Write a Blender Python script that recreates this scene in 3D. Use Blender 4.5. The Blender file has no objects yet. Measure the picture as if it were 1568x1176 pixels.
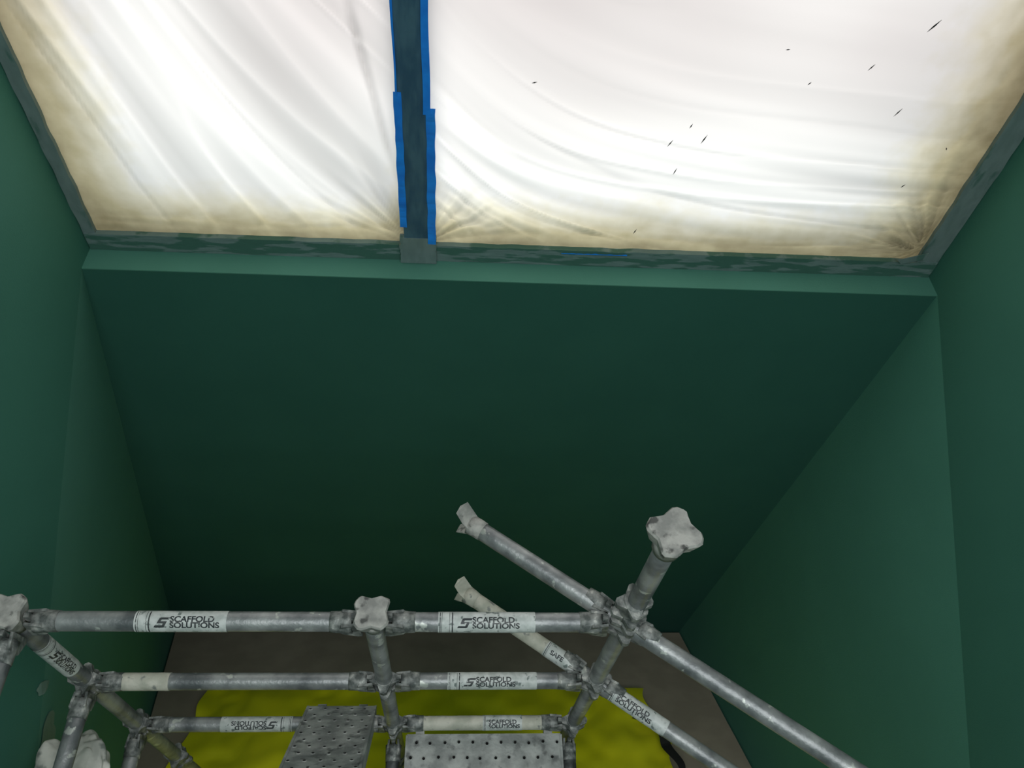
import bpy, bmesh, math, random
from mathutils import Vector, Matrix, noise
random.seed(7)
H=5.65                      # camera height above the stairwell floor
scene=bpy.context.scene
scene.view_settings.view_transform='Standard'
scene.view_settings.look='None'
def V(x,y,z): return Vector((x,y,z+H))
def clamp(a,lo=0.0,hi=1.0): return max(lo,min(hi,a))
def sst(a,b,x):
    t=clamp((x-a)/(b-a)); return t*t*(3-2*t)

# ------------------------------------------------------------------ materials
def newmat(name):
    m=bpy.data.materials.new(name); m.use_nodes=True
    nt=m.node_tree; return m,nt,nt.nodes['Principled BSDF']
def mottled(name,c1,c2,scale=6,rough=.6,metal=0,bump=.1,bscale=60,lo=.4,hi=.6,c3=None,c3thr=(.62,.66),c3scale=20,spec=.5,stretch=(1,1,1)):
    m,nt,b=newmat(name); N=nt.nodes; L=nt.links
    tc=N.new('ShaderNodeTexCoord'); mp=N.new('ShaderNodeMapping'); mp.inputs['Scale'].default_value=stretch
    L.new(tc.outputs['Object'],mp.inputs[0])
    n=N.new('ShaderNodeTexNoise'); n.inputs['Scale'].default_value=scale; n.inputs['Detail'].default_value=6
    L.new(mp.outputs[0],n.inputs['Vector'])
    r=N.new('ShaderNodeValToRGB'); r.color_ramp.elements[0].position=lo; r.color_ramp.elements[1].position=hi
    r.color_ramp.elements[0].color=(*c1,1); r.color_ramp.elements[1].color=(*c2,1)
    L.new(n.outputs['Fac'],r.inputs[0]); col=r.outputs[0]
    if c3:
        n3=N.new('ShaderNodeTexNoise'); n3.inputs['Scale'].default_value=c3scale; n3.inputs['Detail'].default_value=4
        L.new(mp.outputs[0],n3.inputs['Vector'])
        r3=N.new('ShaderNodeValToRGB'); r3.color_ramp.elements[0].position=c3thr[0]; r3.color_ramp.elements[1].position=c3thr[1]
        L.new(n3.outputs['Fac'],r3.inputs[0])
        mx=N.new('ShaderNodeMix'); mx.data_type='RGBA'; L.new(r3.outputs[0],mx.inputs[0]); L.new(col,mx.inputs[6]); mx.inputs[7].default_value=(*c3,1)
        col=mx.outputs[2]
    L.new(col,b.inputs['Base Color'])
    b.inputs['Roughness'].default_value=rough; b.inputs['Metallic'].default_value=metal
    b.inputs['Specular IOR Level'].default_value=spec
    if bump:
        nb=N.new('ShaderNodeTexNoise'); nb.inputs['Scale'].default_value=bscale; nb.inputs['Detail'].default_value=3
        L.new(tc.outputs['Object'],nb.inputs['Vector'])
        bp=N.new('ShaderNodeBump'); bp.inputs['Strength'].default_value=bump; bp.inputs['Distance'].default_value=.004
        L.new(nb.outputs['Fac'],bp.inputs['Height']); L.new(bp.outputs[0],b.inputs['Normal'])
    return m
M_far=mottled('green_wall_paint_shaded',(.028,.112,.088),(.031,.120,.094),scale=2,rough=.8,bump=.2,bscale=220,spec=.2)  # same wall green, darkened in the colour to stand in for far-wall shade
M_wall=mottled('green_wall_paint',(.047,.170,.125),(.051,.182,.135),scale=2,rough=.75,bump=.25,bscale=220,spec=.25)  # side wall green, raised in the colour to stand in for window light
M_wall2=mottled('green_wall_paint_lit_right',(.076,.245,.184),(.082,.260,.196),scale=2,rough=.8,bump=.25,bscale=220,spec=.25)  # lighter copy below the right crease: shading difference painted into the colour
M_wall3=mottled('green_wall_paint_lit_left',(.100,.290,.235),(.107,.305,.247),scale=2,rough=.8,bump=.25,bscale=220,spec=.25)  # lightest copy: brightness painted in where the tilted left wall renders too dark
M_sill=mottled('green_sill_paint_lit',(.074,.225,.170),(.080,.24,.182),scale=3,rough=.7,bump=.2,bscale=160,spec=.3)  # wall green lightened in the colour, standing in for light on the sill
M_ceil=mottled('ceiling_paint',(.5,.52,.5),(.55,.56,.54),rough=.8,bump=.1)
M_floor=mottled('floor_screed',(.08,.075,.065),(.12,.11,.1),scale=5,rough=.8)
M_tapegrey=mottled('painted_over_tape',(.13,.20,.19),(.16,.235,.225),scale=14,rough=.55,bump=.5,bscale=50,c3=(.055,.14,.11),c3thr=(.45,.51),c3scale=8,stretch=(1,1,6))
M_tapeside=mottled('painted_over_tape_side',(.14,.20,.195),(.17,.235,.23),scale=10,rough=.55,bump=.4,bscale=40,c3=(.075,.15,.13),c3thr=(.58,.66),c3scale=7,stretch=(3,3,1))
M_mull=mottled('mullion_paint',(.030,.085,.14),(.06,.135,.185),scale=9,rough=.4,bump=.4,bscale=40,stretch=(3,3,.7))
M_blue=mottled('blue_tape',(.008,.20,.78),(.012,.27,.9),scale=12,rough=.5,bump=.3,bscale=60)
M_galv=mottled('galvanised_steel',(.13,.14,.145),(.36,.37,.365),scale=15,rough=.42,metal=.4,bump=.3,bscale=90,lo=.34,hi=.66,c3=(.50,.52,.48),c3thr=(.63,.67),c3scale=24)
M_cream=mottled('paint_spattered_steel',(.40,.40,.33),(.56,.54,.46),scale=20,rough=.6,bump=.4,bscale=90,c3=(.22,.23,.21),c3thr=(.6,.66),c3scale=30)
M_cap=mottled('weathered_casting',(.22,.22,.205),(.40,.39,.36),scale=24,rough=.65,bump=.5,bscale=100,c3=(.07,.07,.065),c3thr=(.58,.68),c3scale=35)
M_clip=mottled('spattered_clip_steel',(.08,.09,.085),(.26,.27,.255),scale=40,rough=.55,metal=.2,bump=.5,bscale=120,c3=(.42,.42,.39),c3thr=(.62,.66),c3scale=40)
M_dark=mottled('dark_oxidised_steel',(.05,.055,.055),(.14,.15,.15),scale=30,rough=.5,metal=.3,bump=.4)
M_plank=mottled('plank_steel',(.24,.25,.24),(.42,.43,.41),scale=14,rough=.6,metal=.15,bump=.5,bscale=70,c3=(.13,.135,.13),c3thr=(.56,.68),c3scale=22)
M_black=mottled('black_void',(.01,.01,.01),(.02,.02,.018),rough=.9,bump=0)
M_label=mottled('label_vinyl',(.42,.45,.43),(.58,.60,.58),scale=40,rough=.45,bump=.1,c3=(.16,.19,.18),c3thr=(.60,.66),c3scale=55)
M_ink=mottled('label_ink',(.02,.025,.03),(.04,.045,.045),rough=.5,bump=0,c3=(.4,.42,.4),c3thr=(.62,.66),c3scale=90)
M_card=mottled('brown_card',(.38,.315,.24),(.44,.365,.28),scale=5,rough=.85,bump=.3,bscale=15)
M_yellow=mottled('yellow_plastic',(.94,.88,.012),(.96,.91,.02),scale=3,rough=.45,bump=.3,bscale=9)
M_dust=mottled('dust_sheet_cloth',(.42,.42,.38),(.62,.61,.55),scale=12,rough=.7,bump=.6,bscale=40,c3=(.16,.18,.16),c3thr=(.58,.66),c3scale=16)
M_plaster=mottled('bare_plaster',(.16,.27,.23),(.2,.31,.27),scale=9,rough=.9,bump=.3)

# ------------------------------------------------------------------ mesh helpers
def finish(name,bm,mats,parent=None,smooth=False):
    bmesh.ops.recalc_face_normals(bm,faces=bm.faces[:])
    me=bpy.data.meshes.new(name); bm.to_mesh(me); bm.free()
    for m in (mats if isinstance(mats,(list,tuple)) else [mats]): me.materials.append(m)
    if smooth:
        me.polygons.foreach_set('use_smooth',[True]*len(me.polygons))
    o=bpy.data.objects.new(name,me); scene.collection.objects.link(o)
    if parent: o.parent=parent
    return o
def empty(name):
    e=bpy.data.objects.new(name,None); scene.collection.objects.link(e); return e
def prism(bm,pts,off,mi=0):
    a=[bm.verts.new(p) for p in pts]; b=[bm.verts.new(p+off) for p in pts]
    fs=[bm.faces.new(a),bm.faces.new(b[::-1])]
    n=len(pts)
    for i in range(n): fs.append(bm.faces.new((a[i],a[(i+1)%n],b[(i+1)%n],b[i])))
    for f in fs: f.material_index=mi
    return fs
def box(bm,x0,x1,y0,y1,z0,z1,mi=0):
    prism(bm,[V(x0,y0,z0),V(x1,y0,z0),V(x1,y1,z0),V(x0,y1,z0)],Vector((0,0,z1-z0)),mi)
def frame_of(p1,p2):
    d=(p2-p1).normalized(); up=Vector((0,0,1)) if abs(d.z)<.9 else Vector((1,0,0))
    u=d.cross(up).normalized(); w=u.cross(d).normalized(); return d,u,w
def tube(bm,p1,p2,r,r2=None,seg=28,mi=0,cap=True,rings=1,wob=0):
    r2=r if r2 is None else r2
    d,u,w=frame_of(p1,p2); prev=None; first=None
    for k in range(rings+1):
        t=k/rings; c=p1.lerp(p2,t); rr=r+(r2-r)*t
        ring=[]
        for i in range(seg):
            a=2*math.pi*i/seg; q=rr*(1+wob*noise.noise(Vector((c.x*30+math.cos(a),c.y*30+math.sin(a),c.z*30))))
            ring.append(bm.verts.new(c+u*math.cos(a)*q+w*math.sin(a)*q))
        if prev:
            for i in range(seg):
                f=bm.faces.new((prev[i],prev[(i+1)%seg],ring[(i+1)%seg],ring[i])); f.smooth=True; f.material_index=mi
        else: first=ring
        prev=ring
    if cap:
        f=bm.faces.new(first[::-1]); f.material_index=mi
        f=bm.faces.new(prev); f.material_index=mi

# ------------------------------------------------------------------ room shell
XL,XR=-1.31,1.777; YF=2.0; YB=-2.6; ZS=-2.045; ZF=-5.65; ZC=1.0; YW=2.126
sl=.555; kl=.177; sr=.541; kr=.0323
def lowL(y,z): return XL-kl*((ZS+sl*(y-YF))-z)
def lowR(y,z): return XR-kr*((ZS+sr*(y-YF))-z)
bm=bmesh.new()
cb=ZS+sl*(YB-YF)
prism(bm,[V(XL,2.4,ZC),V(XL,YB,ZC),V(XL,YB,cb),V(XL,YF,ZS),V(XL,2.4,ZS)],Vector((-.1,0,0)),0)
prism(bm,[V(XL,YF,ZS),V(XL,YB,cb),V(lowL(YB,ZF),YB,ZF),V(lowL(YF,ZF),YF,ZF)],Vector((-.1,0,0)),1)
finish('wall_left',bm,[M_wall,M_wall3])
bm=bmesh.new()
cb=ZS+sr*(YB-YF)
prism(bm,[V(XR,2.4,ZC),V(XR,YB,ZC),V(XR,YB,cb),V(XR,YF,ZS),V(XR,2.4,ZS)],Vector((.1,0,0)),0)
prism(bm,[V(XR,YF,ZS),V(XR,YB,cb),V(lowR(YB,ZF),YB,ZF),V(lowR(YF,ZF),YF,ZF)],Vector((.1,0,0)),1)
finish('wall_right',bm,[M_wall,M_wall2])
bm=bmesh.new()
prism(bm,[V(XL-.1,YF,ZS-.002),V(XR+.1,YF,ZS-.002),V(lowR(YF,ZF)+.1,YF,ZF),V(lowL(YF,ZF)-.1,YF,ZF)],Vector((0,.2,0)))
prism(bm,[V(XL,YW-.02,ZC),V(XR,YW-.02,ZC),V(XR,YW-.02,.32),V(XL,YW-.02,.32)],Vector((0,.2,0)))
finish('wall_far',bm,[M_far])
bm=bmesh.new(); box(bm,-2.6,2.0,YB-.1,YB,ZF,ZC); finish('wall_back',bm,[M_wall])
bm=bmesh.new(); box(bm,-2.6,2.0,YB-.1,2.4,ZC,ZC+.1); finish('ceiling',bm,[M_ceil])
bm=bmesh.new(); box(bm,-2.9,2.1,YB-.1,2.4,ZF-.1,ZF); finish('floor',bm,[M_floor])
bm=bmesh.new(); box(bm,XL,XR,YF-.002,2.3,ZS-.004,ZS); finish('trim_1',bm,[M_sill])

def blob(bm,cx,cy,cz,ry,rz,ang,seed,xf):
    vs=[]
    for i in range(26):
        a=2*math.pi*i/26; k=1+.35*noise.noise(Vector((math.cos(a)*1.5,math.sin(a)*1.5,seed)))
        dy=ry*math.cos(a)*k; dz=rz*math.sin(a)*k
        y=cy+dy*math.cos(ang)-dz*math.sin(ang); z=cz+dy*math.sin(ang)+dz*math.cos(ang)
        vs.append(V(xf(y,z)+.003,y,z))
    bm.faces.new([bm.verts.new(v) for v in vs])
xf=lambda y,z: lowL(y,z) if z<ZS+sl*(y-YF) else XL
bm=bmesh.new(); blob(bm,0,.78,-2.72,.022,.045,.5,3,xf); blob(bm,0,.67,-2.90,.07,.09,.7,9,xf)
o=finish('plaster_patch',bm,[M_plaster]); 

# ------------------------------------------------------------------ window
win=empty('window_1')
MX0,MX1=-.205,-.100; PB=-1.972; PT=.25; PL=-1.258; PR=1.688
def rough_bar(name,x0,x1,z0,z1,y0,y1,mat,amp=.004,n=80,vert=False,seed=0):
    bm=bmesh.new(); A=[];
    for i in range(n+1):
        t=i/n
        w1=amp*noise.noise(Vector((t*n*.35,seed,0)));w2=amp*noise.noise(Vector((t*n*.35,seed+9,0)))
        if vert:
            z=z0+(z1-z0)*t; a,b=x0+w1,x1+w2
            ring=[V(a,y1,z),V(a,y0,z),V(b,y0,z),V(b,y1,z)]
        else:
            x=x0+(x1-x0)*t; a,b=z0+w1,z1+w2
            ring=[V(x,y1,a),V(x,y0,a),V(x,y0,b),V(x,y1,b)]
        A.append([bm.verts.new(v) for v in ring])
    for i in range(n):
        for k in range(4): bm.faces.new((A[i][k],A[i][(k+1)%4],A[i+1][(k+1)%4],A[i+1][k]))
    bm.faces.new(A[0]); bm.faces.new(A[-1][::-1])
    return finish(name,bm,[mat],win)
rough_bar('frame_bottom',XL+.005,XR-.005,ZS+.001,PB+.002,YW-.035,YW+.05,M_tapegrey,.004,120,False,1)
rough_bar('frame_left',XL+.002,PL-.008,ZS+.004,PT+.06,YW-.03,YW+.05,M_tapeside,.006,90,True,2)
rough_bar('frame_right',PR+.006,XR-.002,ZS+.004,PT+.06,YW-.03,YW+.05,M_tapeside,.006,90,True,3)
rough_bar('frame_top',XL+.005,XR-.005,PT,PT+.07,YW-.035,YW+.05,M_tapegrey,.004,60,False,4)
rough_bar('mullion',MX0+.006,MX1-.008,ZS+.004,PT+.03,YW-.05,YW+.04,M_mull,.003,60,True,5)
rough_bar('grey_tape_lap',MX0-.010,MX1+.012,ZS+.004,PB+.05,YW-.053,YW-.03,M_tapeside,.006,20,True,6)
bt=empty('blue_masking_tape')
def tapestrip(name,pts,w,y,seed):
    bm=bmesh.new(); pr=None
    n=60
    for i in range(n+1):
        t=i/n*(len(pts)-1); k=min(int(t),len(pts)-2); f=t-k
        x=pts[k][0]*(1-f)+pts[k+1][0]*f; z=pts[k][1]*(1-f)+pts[k+1][1]*f
        ww=w*(1+.25*noise.noise(Vector((i*.12,seed,1))))
        dx=.002*noise.noise(Vector((i*.15,seed,5)))
        yy=y-.004*abs(noise.noise(Vector((i*.2,seed,8))))
        r=[bm.verts.new(V(x-ww/2+dx,yy,z)),bm.verts.new(V(x+ww/2+dx,yy-.001,z))]
        if pr: bm.faces.new((pr[0],pr[1],r[1],r[0]))
        pr=r
    o=finish(name,bm,[M_blue],bt); s=o.modifiers.new('s','SOLIDIFY'); s.thickness=.0012
    return o
tapestrip('strip_left',[(-.199,-1.87),(-.197,-1.35)],.024,YW-.053,1)
tapestrip('strip_right',[(-.103,-1.945),(-.100,-1.40)],.028,YW-.053,2)
tapestrip('strip_right_upper',[(-.112,-1.42),(-.112,.2)],.022,YW-.056,3)
tapestrip('strip_left_upper',[(-.200,-1.36),(-.200,.2)],.006,YW-.056,4)
def htape(name,x0,x1,z,w,seed):
    bm=bmesh.new(); pr=None
    for i in range(41):
        x=x0+(x1-x0)*i/40; a=w*(.5+.9*abs(noise.noise(Vector((i*.22,seed,2)))))
        r=[bm.verts.new(V(x,YW-.047,z)),bm.verts.new(V(x,YW-.047,z+a))]
        if pr: bm.faces.new((pr[0],r[0],r[1],pr[1]))
        pr=r
    return finish(name,bm,[M_blue],bt)
htape('strip_bottom',.36,.60,PB-.004,.007,5)
bm=bmesh.new()
prism(bm,[V(1.60,YW-.05,-1.945),V(1.70,YW-.05,-1.905),V(1.705,YW-.05,-1.935),V(1.62,YW-.05,-1.962)],Vector((0,-.003,0)))
finish('loose_end',bm,[M_tapeside],bt)

# ------------------------------------------------------------------ plastic sheeting
m,nt,b=newmat('translucent_polythene'); N=nt.nodes; L=nt.links
at=N.new('ShaderNodeVertexColor'); at.layer_name='film'
sep=N.new('ShaderNodeSeparateColor'); L.new(at.outputs[0],sep.inputs[0])
tc=N.new('ShaderNodeTexCoord')
ns=N.new('ShaderNodeTexNoise'); ns.inputs['Scale'].default_value=16; ns.inputs['Detail'].default_value=3; L.new(tc.outputs['Object'],ns.inputs['Vector'])
ma=N.new('ShaderNodeMath'); ma.operation='MULTIPLY_ADD'; L.new(ns.outputs['Fac'],ma.inputs[0]); ma.inputs[1].default_value=.35; ma.inputs[2].default_value=-.175
md=N.new('ShaderNodeMath'); md.operation='ADD'; L.new(sep.outputs[1],md.inputs[0]); L.new(ma.outputs[0],md.inputs[1])
mm=N.new('ShaderNodeMath'); mm.operation='MULTIPLY'; L.new(sep.outputs[1],mm.inputs[0]); mm.inputs[1].default_value=3
mn=N.new('ShaderNodeMath'); mn.operation='MINIMUM'; mn.use_clamp=True; L.new(md.outputs[0],mn.inputs[0]); L.new(mm.outputs[0],mn.inputs[1])
rp=N.new('ShaderNodeValToRGB'); cr=rp.color_ramp
cr.elements[0].position=0; cr.elements[0].color=(.90,.89,.865,1)
cr.elements[1].position=1; cr.elements[1].color=(.27,.225,.125,1)
e=cr.elements.new(.3); e.color=(.80,.76,.62,1)
e=cr.elements.new(.65); e.color=(.54,.48,.31,1)
L.new(mn.outputs[0],rp.inputs[0])
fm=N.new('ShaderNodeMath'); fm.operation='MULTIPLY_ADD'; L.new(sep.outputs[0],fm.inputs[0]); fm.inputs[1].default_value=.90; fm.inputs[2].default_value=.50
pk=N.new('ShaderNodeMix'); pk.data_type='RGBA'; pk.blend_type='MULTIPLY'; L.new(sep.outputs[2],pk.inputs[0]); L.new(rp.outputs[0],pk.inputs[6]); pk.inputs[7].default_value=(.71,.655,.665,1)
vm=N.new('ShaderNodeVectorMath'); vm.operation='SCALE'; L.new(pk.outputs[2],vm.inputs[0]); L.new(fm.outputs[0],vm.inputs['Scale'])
tr=N.new('ShaderNodeBsdfTranslucent'); L.new(vm.outputs[0],tr.inputs[0])
df=N.new('ShaderNodeBsdfDiffuse'); L.new(vm.outputs[0],df.inputs[0])
gl=N.new('ShaderNodeBsdfGlossy'); gl.inputs['Roughness'].default_value=.25; gl.inputs['Color'].default_value=(.9,.9,.9,1)
x1=N.new('ShaderNodeMixShader'); x1.inputs[0].default_value=.25; L.new(tr.outputs[0],x1.inputs[1]); L.new(df.outputs[0],x1.inputs[2])
x2=N.new('ShaderNodeMixShader'); x2.inputs[0].default_value=.05; L.new(x1.outputs[0],x2.inputs[1]); L.new(gl.outputs[0],x2.inputs[2])
L.new(x2.outputs[0],N['Material Output'].inputs['Surface']); N.remove(b)
M_film=m
sheet=empty('plastic_sheeting')
def nz3(a,b,c): return noise.noise(Vector((a,b,c)))
def crease(n,w): return max(0,1-abs(n)/w)**1.5
def pane(name,x0,x1,left):
    dx=.0075; nx=int((x1-x0)/dx); z0,z1=PB,PT; nz=int((z1-z0)/dx)
    verts=[];cols=[]
    for j in range(nz+1):
        z=z0+(z1-z0)*j/nz
        for i in range(nx+1):
            x=x0+(x1-x0)*i/nx
            wx=x+.04*nz3(x*1.6,z*1.6,31); wz=z+.04*nz3(x*1.6,z*1.6,47)
            eb=z-z0
            if left:
                cx,cz=-1.52,-.05
                ax,az=wx-cx,wz-cz; r=math.hypot(ax,az)
                th=math.atan2(-az,ax)
                u=th
                f=.55*nz3(u*7,r*.5,3.1)+.36*nz3(u*19,r*.6,5.7)+.13*nz3(u*44,r*.8,1.7)
                f+=.26*crease(nz3(u*12,r*.35,11),.12)-.20*crease(nz3(u*10,r*.35,21),.08)
                f*=sst(0,.45,x1-x+.25)
                ax,az=x1+.03-x,z-z0+.02; r=math.hypot(ax,az); t2=math.atan2(az,ax)
                f+=(.7*nz3(t2*6,r*1.3,2)+.4*nz3(t2*15,r*1.5,8))*sst(.6,.05,r)
                f+=-.5*crease((x1-.03-x)-.18*(z+1.65),.022)*sst(-1.75,-1.5,z)*sst(-1.0,-1.2,z)
            else:
                s=.42*math.exp(-(wx-x0)/.38)+.05*(x1-wx)
                q=wz-s
                amp=(sst(.80,.15,eb)*.8+.18)*1.25
                f=(.62*nz3(wx*.7,q*5,8.2)+.38*nz3(wx*1.0,q*12,2.7)+.18*nz3(wx*1.8,q*28,9.4))*amp
                f+=(.28*crease(nz3(wx*.5,q*7,15),.10)-.20*crease(nz3(wx*.6,q*7,25),.08))*amp
                qx,qz=x1-.01-x,z-z0-.05
                rr=math.hypot(qx,qz); t2=math.atan2(qz,qx)
                g=nz3(t2*7,rr*1.5,2)+.6*nz3(t2*18,rr*2,4)
                f+=g*1.0*sst(.40,.05,rr)
                ax,az=x-x0+.02,z-z0; r=math.hypot(ax,az); t2=math.atan2(az,ax)
                f+=(.7*nz3(t2*6,r*1.5,6)+.35*nz3(t2*14,r*1.5,7))*sst(.40,.04,r)
                f+=.20*nz3(x*26,z*9,5)*sst(.35,0,x1-x)
            f+= .6*nz3(x*5,z*38,2)*sst(.12,.0,eb)
            f+= .22*nz3(x*1.5,z*1.5,9)
            e=min(x-x0,x1-x,z-z0,z1-z)
            y=YW-.014+ (.028*f)*sst(0,.09,e) -.02*sst(0,.3,e)
            verts.append(V(x,min(y,YW+.02),z))
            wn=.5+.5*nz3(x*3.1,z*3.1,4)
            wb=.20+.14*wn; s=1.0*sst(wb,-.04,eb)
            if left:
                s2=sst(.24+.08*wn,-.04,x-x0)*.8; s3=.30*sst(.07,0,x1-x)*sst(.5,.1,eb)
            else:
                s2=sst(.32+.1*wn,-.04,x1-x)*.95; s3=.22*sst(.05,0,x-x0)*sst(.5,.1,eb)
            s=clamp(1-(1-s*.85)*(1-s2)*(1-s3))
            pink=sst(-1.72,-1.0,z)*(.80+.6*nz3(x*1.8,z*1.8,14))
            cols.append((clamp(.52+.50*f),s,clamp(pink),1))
    faces=[(j*(nx+1)+i,j*(nx+1)+i+1,(j+1)*(nx+1)+i+1,(j+1)*(nx+1)+i) for j in range(nz) for i in range(nx)]
    me=bpy.data.meshes.new(name); me.from_pydata([tuple(v) for v in verts],[],faces)
    ca=me.color_attributes.new('film','FLOAT_COLOR','POINT')
    ca.data.foreach_set('color',[c for q in cols for c in q])
    me.polygons.foreach_set('use_smooth',[True]*len(me.polygons)); me.materials.append(M_film)
    o=bpy.data.objects.new(name,me); scene.collection.objects.link(o); o.parent=sheet
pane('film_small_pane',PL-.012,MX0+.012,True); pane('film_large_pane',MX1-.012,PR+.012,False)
bm=bmesh.new()
for (x,z,l,ang) in [(1.305,-1.33,.016,1.1),(1.28,-1.06,.022,1.0),(.742,-1.455,.018,1.2),(.64,-1.475,.015,1.1),(.68,-1.58,.014,1.3),(.69,-1.41,.009,1.2),(1.16,-1.19,.012,1.0),(.20,-1.29,.008,.3),(.60,-1.84,.012,1.2),(1.45,-1.60,.008,.9),(1.0,-1.25,.006,.9),(1.52,-1.45,.006,2),(.9,-1.15,.006,.2)]:
    c,s=math.cos(ang),math.sin(ang); w=max(.0018,l*.12)
    y=YW-.066
    prism(bm,[V(x-c*l,y,z-s*l),V(x+s*w,y,z-c*w),V(x+c*l,y,z+s*l),V(x-s*w,y,z+c*w)],Vector((0,-.001,0)))
finish('dirt_flecks',bm,[M_black],sheet)

# ------------------------------------------------------------------ scaffolding
sc=empty('scaffolding')
R=.0242
YS=.716; XA,XM=-1.055,-.197
lev=[-1.95,-2.44,-2.93]
def ramp(y): return ZF+.8*(YF-y) if y<YF else ZF
def starcap(bm,c,top,scale=1,rot=0,mi=0,h=.04):
    pts=[]
    for k in range(4):
        a=rot+k*math.pi/2+math.pi/4
        d=Vector((math.cos(a),math.sin(a),0)); t=Vector((-d.y,d.x,0))
        for (rr,tt) in ((.047,-.021),(.056,-.016),(.060,-.008),(.059,.006),(.055,.016),(.047,.021)):
            j=1+.08*noise.noise(Vector((k*3.1,tt*60,c.x*9)))
            pts.append(c+(d*rr*j+t*tt)*scale)
        a2=a+math.pi/4; pts.append(c+Vector((math.cos(a2),math.sin(a2),0))*.043*scale)
    cen=c
    top_=[bm.verts.new(cen+(p-cen)*.92+Vector((0,0,.003))) for p in pts]
    m_=[bm.verts.new(p-Vector((0,0,.004))) for p in pts]
    b_=[bm.verts.new(cen+(p-cen)*.80-Vector((0,0,h))) for p in pts]
    n=len(pts)
    for i in range(n):
        q=(i+1)%n
        for A,B in ((top_,m_),(m_,b_)):
            f=bm.faces.new((A[i],A[q],B[q],B[i])); f.material_index=mi
    f=bm.faces.new(top_); f.material_index=mi; f=bm.faces.new(b_[::-1]); f.material_index=mi
def node(bm,c,dirs,mi=0):
    for dz in (.0,-.060):
        for k in range(4):
            a=k*math.pi/2+.0; d=Vector((math.cos(a),math.sin(a),0)); t=Vector((-d.y,d.x,0))
            p=[c+Vector((0,0,dz+.012))+d*.02+t*.019,c+Vector((0,0,dz+.012))+d*.043+t*.009,c+Vector((0,0,dz+.012))+d*.046,c+Vector((0,0,dz+.012))+d*.043-t*.009,c+Vector((0,0,dz+.012))+d*.02-t*.019]
            prism(bm,p,Vector((0,0,-.020)),mi)
    tube(bm,c+Vector((0,0,.02)),c+Vector((0,0,-.075)),.0262,mi=mi,rings=3,wob=.06)
def clip(bm,c,d,mi=0):
    d=d.normalized(); t=Vector((-d.y,d.x,0)).normalized(); z=Vector((0,0,1))
    tube(bm,c+d*.050,c+d*.105,.0280,.0255,mi=mi,rings=4,wob=.05)
    for s in (-1,1):
        p=[c+d*.034+t*s*.012+z*.024,c+d*.075+t*s*.016+z*.024,c+d*.085+t*s*.018,c+d*.075+t*s*.016-z*.024,c+d*.040+t*s*.012-z*.050,c+d*.028+t*s*.012-z*.048]
        prism(bm,p,t*s*.007,mi)
    prism(bm,[c+d*.036+t*.006+z*.040,c+d*.050+t*.006+z*.044,c+d*.048+t*.006-z*.065,c+d*.040+t*.006-z*.065],-t*.012,mi)
def rail(name,p1,p2,mat,ends=True,sag=0):
    bm=bmesh.new(); d=(p2-p1).normalized()
    a=p1+d*.05 if ends else p1; b=p2-d*.05 if ends else p2
    tube(bm,a,b,R,rings=14,wob=.015)
    if ends:
        clip(bm,p1,d,1); clip(bm,p2,-d,1)
    return finish(name,bm,[mat,M_clip],sc)
def standard(name,x,y,ztop,lean=0,capped=True,scale=1,rot=0):
    bm=bmesh.new(); zb=ramp(y)+.10
    pt=V(x+lean,y,ztop); pb=V(x,y,zb)
    tube(bm,pb,pt-Vector((0,0,.03)),R,rings=24,wob=.015)
    z=-1.93
    while z>zb+.2:
        f=(z-zb)/(ztop-zb); c=V(x+lean*f,y,z)
        if z<ztop-.1: node(bm,c,None,2)
        z-=.49
    starcap(bm,pt,None,scale,rot,1)
    tube(bm,pt-Vector((0,0,.035)),pt-Vector((0,0,.085)),.036*scale,.030*scale,mi=1,rings=2,wob=.1)
    prism(bm,[V(x-.07,y-.07,zb),V(x+.07,y-.07,zb),V(x+.07,y+.07,zb),V(x-.07,y+.07,zb)],Vector((0,0,.01)),1)
    return finish(name,bm,[M_galv,M_cap,M_clip],sc)
standard('standard_1',XA,YS,-1.885,0,True,.86)
standard('standard_2',XM,YS,-1.885,0,True,.86,.04)
o=standard('standard_3',.42,YS,-1.435,.026,True,.98,.45)
for i,(x,y) in enumerate([(XA,-.55),(XM,-.55),(.42,-.55),(1.22,.17)]): standard('standard_%d'%(i+4),x,y,-1.885)
bm=bmesh.new(); node(bm,V(.436,YS,-1.82),None); finish('coupler_high',bm,[M_clip],sc)
k=0
for li,z in enumerate(lev):
    for (xa,xb) in ((XA,XM),(XM,.425)):
        k+=1
        rail('ledger_%d'%k,V(xa,YS,z),V(xb,YS,z),M_cream if (li==2 and xa==XM) else M_galv)
    k+=1; rail('ledger_%d'%k,V(XA,-.55,z),V(XM,-.55,z),M_galv)
    rail('transom_%d'%(li+1),V(XA,YS,z),V(XA,-.55,z),M_galv)
for x,i in ((XM,4),(.425,5)):
    rail('transom_%d'%i,V(x,YS,-3.03),V(x,-.55,-3.03),M_dark)
bm=bmesh.new(); tube(bm,V(XA+.06,YS,lev[1]),V(XA+.235,YS,lev[1]),R+.0012,rings=3,wob=.01); finish('painted_section',bm,[M_cream],sc)
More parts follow.
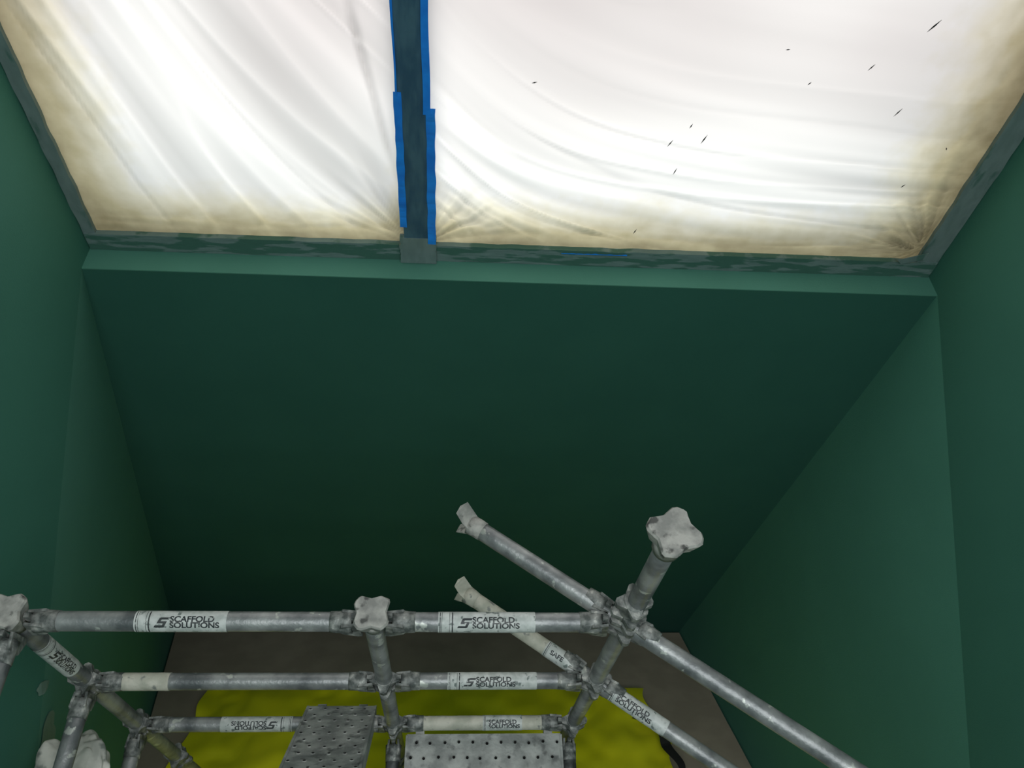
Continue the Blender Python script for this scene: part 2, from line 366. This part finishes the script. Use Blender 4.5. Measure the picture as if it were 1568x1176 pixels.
def returnrail(name,p1,p2,mats,split=None):
    bm=bmesh.new(); d=(p2-p1).normalized(); t=Vector((-d.y,d.x,0)).normalized(); z=Vector((0,0,1))
    if split:
        q=p1.lerp(p2,split); tube(bm,p1,q,R,mi=2,rings=6,wob=.015); tube(bm,q,p2,R,mi=0,rings=12,wob=.015)
    else: tube(bm,p1,p2,R,rings=18,wob=.015)
    tube(bm,p1-d*.010,p1+d*.03,.0275,.0255,mi=2 if split else 1,rings=2,wob=.1)
    for s in (1,-1):
        p=[p1+z*s*.008+t*.022,p1-d*.018+z*s*.018+t*.024,p1-d*.036+z*s*.050+t*.024,p1-d*.046+z*s*.048+t*.004,p1-d*.042+z*s*.048-t*.020,p1-d*.018+z*s*.020-t*.024,p1+z*s*.008-t*.022]
        prism(bm,p,z*s*.008-d*.003,2 if split else 1)
    return finish(name,bm,mats,sc)
for i,z in enumerate(lev[:2]):
    a=V(.052,.982,z); bb=V(1.22,.17,z)
    returnrail('return_rail_%d'%(i+1),a,bb,[M_galv,M_cap,M_cream],.26 if i==1 else None)
    dd=(bb-a).normalized(); c=V(.43,YS+.01,z)
    bm=bmesh.new(); clip(bm,c,dd); clip(bm,c,-dd); finish('return_clip_%d'%(i+1),bm,[M_clip],sc)
def label(p1,p2,t0,t1,rotA,txt='SCAFFOLD\nSOLUTIONS',flip=False,idx=0,mark=True):
    d,u,w=frame_of(p1,p2); Lg=(p2-p1).length
    a=p1.lerp(p2,t0); b_=p1.lerp(p2,t1); ln=(b_-a).length; rr=R+.0009
    bm=bmesh.new(); seg=32; n=6; prev=None
    for k in range(n+1):
        c=a.lerp(b_,k/n); ring=[bm.verts.new(c+(u*math.cos(2*math.pi*i/seg)+w*math.sin(2*math.pi*i/seg))*rr) for i in range(seg)]
        if prev:
            for i in range(seg):
                f=bm.faces.new((prev[i],prev[(i+1)%seg],ring[(i+1)%seg],ring[i])); f.smooth=True
        prev=ring
    cu=bpy.data.curves.new('t','FONT'); cu.body=txt; cu.size=.019; cu.space_line=.76; cu.offset=.0006
    to=bpy.data.objects.new('t',cu); scene.collection.objects.link(to)
    bpy.context.view_layer.update()
    tm=bpy.data.meshes.new_from_object(to.evaluated_get(bpy.context.evaluated_depsgraph_get()))
    bpy.data.objects.remove(to)
    tb=bmesh.new(); tb.from_mesh(tm)
    bmesh.ops.triangulate(tb,faces=tb.faces[:]); bmesh.ops.subdivide_edges(tb,edges=tb.edges[:],cuts=2,use_grid_fill=True)
    def wrap(x,y):
        if flip: x=ln-x; y=-y
        an=rotA+y/rr
        rd=w*math.cos(an)+u*math.sin(an)*(-1)
        return a+d*x+rd*(rr+.0007)
    mn=min(v.co.y for v in tb.verts); mxy=max(v.co.y for v in tb.verts); mxx=max(v.co.x for v in tb.verts)
    st=.085 if (mark and ln>.18) else (.05 if mark else .02)
    sx=min(1.15,(ln-st-.008)/mxx)
    vm={}
    for v in tb.verts: vm[v.index]=bm.verts.new(wrap(st+v.co.x*sx,(v.co.y-(mn+mxy)/2)))
    tb.verts.ensure_lookup_table()
    for f in tb.faces:
        try: g=bm.faces.new([vm[v.index] for v in f.verts]); g.material_index=1
        except ValueError: pass
    tb.free()
    def strip(x0,x1,y0,y1,sk=0):
        m_=6; pr=None
        for i in range(m_+1):
            y=y0+(y1-y0)*i/m_; r=[bm.verts.new(wrap(x0+sk*y,y)),bm.verts.new(wrap(x1+sk*y,y))]
            if pr:
                g=bm.faces.new((pr[0],pr[1],r[1],r[0])); g.material_index=1
            pr=r
    if mark:
        o_=st-.045
        for q in ((.018,.040,.006,.011),(.016,.023,-.002,.010),(.016,.038,-.003,.002),(.031,.038,-.012,.001),(.014,.036,-.013,-.008)):
            strip(q[0]+o_,q[1]+o_,q[2],q[3],.5)
    strip(.004,.006,-.03,.03); strip(.009,.010,-.03,.03)
    if mark and st>.06: strip(.028,.029,-.03,.03); strip(.034,.037,-.03,.03)
    me=bpy.data.meshes.new('label_%d'%idx); bm.to_mesh(me); bm.free(); me.materials.append(M_label); me.materials.append(M_ink)
    o=bpy.data.objects.new('label_%d'%idx,me); scene.collection.objects.link(o); o.parent=sc
A1,M1,C1=V(XA,YS,lev[0]),V(XM,YS,lev[0]),V(.425,YS,lev[0])
A2,M2,C2=V(XA,YS,lev[1]),V(XM,YS,lev[1]),V(.425,YS,lev[1])
A3,M3,C3=V(XA,YS,lev[2]),V(XM,YS,lev[2]),V(.425,YS,lev[2])
fa=-.42
label(A1,M1,.335,.59,fa,idx=1); label(M1,C1,.26,.65,fa,idx=2); label(M2,C2,.30,.73,fa,idx=3)
label(A3,M3,.32,.60,fa,flip=True,idx=4); label(M3,C3,.50,.72,fa,idx=5,mark=False)
label(V(XA,YS,-2.08),V(XA,YS,-2.35),.05,.85,-.6,idx=6)
P1,P2=V(.052,.982,lev[1]),V(1.22,.17,lev[1])
label(P1,P2,.205,.28,fa,txt='SAFE',idx=7,mark=False); label(P1,P2,.37,.50,fa,idx=8,mark=False)
def perforated(name,W,Ln,mat,parent,cell=.05,hr=.0075):
    bm=bmesh.new(); nx=int(round(W/cell)); ny=int(round(Ln/cell)); cx=W/nx; cy=Ln/ny
    for i in range(nx):
        for j in range(ny):
            x=i*cx; y=j*cy
            jx=.006*noise.noise(Vector((i*1.7,j*2.3,1))); jy=.006*noise.noise(Vector((i*1.7,j*2.3,5)))
            if j%2: jx+=.010
            else: jx-=.010
            mx,my=x+cx/2+jx,y+cy/2+jy
            sq=[(x,y),(x+cx/2,y),(x+cx,y),(x+cx,y+cy/2),(x+cx,y+cy),(x+cx/2,y+cy),(x,y+cy),(x,y+cy/2)]
            oc=[(mx+hr*1.2*math.cos(a),my+hr*1.2*math.sin(a)) for a in [math.radians(-135+45*k) for k in range(8)]]
            ic=[(mx+hr*.7*math.cos(a),my+hr*.7*math.sin(a)) for a in [math.radians(-135+45*k) for k in range(8)]]
            S=[bm.verts.new((p[0],p[1],0)) for p in sq]; O=[bm.verts.new((p[0],p[1],0)) for p in oc]; I=[bm.verts.new((p[0],p[1],.002)) for p in ic]; D=[bm.verts.new((p[0],p[1],-.012)) for p in ic]
            for k in range(8):
                q=(k+1)%8
                bm.faces.new((S[k],S[q],O[q],O[k])); bm.faces.new((O[k],O[q],I[q],I[k]))
                f=bm.faces.new((I[k],I[q],D[q],D[k])); f.material_index=1
            f=bm.faces.new(D); f.material_index=1  # hole sides and bottoms coloured black to stand in for the dark inside
    bmesh.ops.remove_doubles(bm,verts=bm.verts[:],dist=.0002)
    def bx(x0,x1,y0,y1,z0,z1):
        prism(bm,[Vector((x0,y0,z0)),Vector((x1,y0,z0)),Vector((x1,y1,z0)),Vector((x0,y1,z0))],Vector((0,0,z1-z0)),0)
    bx(-.004,0.004,0,Ln,-.055,.004); bx(W-.004,W+.004,0,Ln,-.055,.004); bx(0,W,-.004,.004,-.05,.001); bx(0,W,Ln-.004,Ln+.004,-.05,.001)
    for yy,s in ((0,-1),(Ln,1)):
        for xx in (.03,W-.06): bx(xx,xx+.03,min(yy,yy+s*.03),max(yy,yy+s*.03),-.03,-.004)
    for v in bm.verts: v.co.z+=.0025*noise.noise(Vector((v.co.x*6,v.co.y*6,3)))
    return finish(name,bm,[mat,M_black],parent)
o=perforated('deck_platform',.545,1.18,M_plank,sc); o.location=V(-.150,-.49,-2.99)
pl=perforated('steel_plank',.235,1.25,M_plank,sc,cell=.047,hr=.007)
dirv=Vector((0,.607,-.795)).normalized()
xa=Vector((1,0,0))
far=V(-.500,.779,-2.955)
ya=dirv; za=xa.cross(ya)
M4=Matrix(((xa.x,ya.x,za.x,0),(xa.y,ya.y,za.y,0),(xa.z,ya.z,za.z,0),(0,0,0,1)))
pl.matrix_world=Matrix.Translation(far-dirv*1.25)@M4

# ------------------------------------------------------------------ protection over the slope below
def cloth(name,x0,x1,y0,y1,off,amp,mat,seed,nx=60,ny=60,wid=lambda y:(0,0),crease=3.0):
    bm=bmesh.new(); g=[]
    for j in range(ny+1):
        y=y0+(y1-y0)*j/ny; row=[]; l,r=wid(y)
        for i in range(nx+1):
            x=(x0+l)+((x1+r)-(x0+l))*i/nx
            h=amp*(noise.noise(Vector((x*crease,y*crease,seed)))+.4*noise.noise(Vector((x*crease*3,y*crease*3,seed+2))))
            row.append(bm.verts.new(V(x,y,ramp(y)+off+abs(h))))
        g.append(row)
    for j in range(ny):
        for i in range(nx): bm.faces.new((g[j][i],g[j][i+1],g[j+1][i+1],g[j+1][i]))
    return finish(name,bm,[mat],None,True)
cloth('cardboard_floor_protection',-1.55,1.60,-.9,1.985,.03,.012,M_card,3,60,60,lambda y:((lowL(y,ramp(y)+.03)+1.56),(lowR(y,ramp(y)+.03)-1.61)),2)
cloth('yellow_drop_sheet',-1.50,1.25,-.4,1.46,.06,.09,M_yellow,8,100,80,lambda y:(0.05*noise.noise(Vector((y*3,1,1))),.07*noise.noise(Vector((y*4,5,1)))),2.6)
# dark webbing strap lying along the right edge of the yellow sheet
bm=bmesh.new(); pr=None
for i in range(31):
    t=i/30; y=1.22-.42*t; x=1.10+.16*math.sin(t*2.6)+.03*math.sin(t*9); h=ramp(y)+.13+.03*abs(math.sin(t*7))
    w_=.022*(1+.3*math.sin(t*5)); r=[bm.verts.new(V(x-w_,y,h)),bm.verts.new(V(x+w_,y+.01,h+.006)),bm.verts.new(V(x+w_,y+.01,h+.002)),bm.verts.new(V(x-w_,y,h-.004))]
    if pr:
        for k2 in range(4): bm.faces.new((pr[k2],pr[(k2+1)%4],r[(k2+1)%4],r[k2]))
    pr=r
finish('webbing_strap',bm,[M_black])

# ------------------------------------------------------------------ crumpled dust sheet over lower transom
bm=bmesh.new(); bmesh.ops.create_icosphere(bm,subdivisions=6,radius=1)
for v in bm.verts:
    p=v.co.copy(); n=noise.noise(p*1.7)*.30+abs(noise.noise(p*3))*.2+abs(noise.noise(p*7))*.05
    s=1-.15+n
    v.co=V(-1.13,.43,-2.70)+Vector((p.x*.15*s,p.y*.20*s,p.z*.10*s))
finish('dust_sheet',bm,[M_dust],None,True)

# ------------------------------------------------------------------ light
w=bpy.data.worlds.new('overcast'); scene.world=w; w.use_nodes=True
w.node_tree.nodes['Background'].inputs[0].default_value=(.85,.92,1,1); w.node_tree.nodes['Background'].inputs[1].default_value=.5
def area(name,loc,rot,sx,sy,P,col):
    l=bpy.data.lights.new(name,'AREA'); l.shape='RECTANGLE'; l.size=sx; l.size_y=sy; l.energy=P; l.color=col
    o=bpy.data.objects.new(name,l); scene.collection.objects.link(o); o.location=loc; o.rotation_euler=rot; return o
area('daylight_outside_window',V(.2,3.0,-.9),(math.radians(-80),0,0),3.2,1.9,39,(1,.985,.955))
area('added_fill_light',V(.2,-1.0,.95),(0,0,0),2.4,2.4,92,(.94,.975,1))  # fill lamp added behind the camera, unseen, to brighten the far wall and room

# ------------------------------------------------------------------ camera
cam=bpy.data.cameras.new('camera'); co=bpy.data.objects.new('camera',cam); scene.collection.objects.link(co)
cam.sensor_width=36; cam.lens=27.8; cam.clip_start=.05
fz=Vector((-.0682,-.6000,.797)).normalized(); rx=Vector((.9974,-.0224,.0684)); rx=(rx-fz*rx.dot(fz)).normalized(); uy=fz.cross(rx)
co.matrix_world=Matrix.Translation(V(0,0,0))@Matrix(((rx.x,uy.x,fz.x,0),(rx.y,uy.y,fz.y,0),(rx.z,uy.z,fz.z,0),(0,0,0,1)))
scene.camera=co
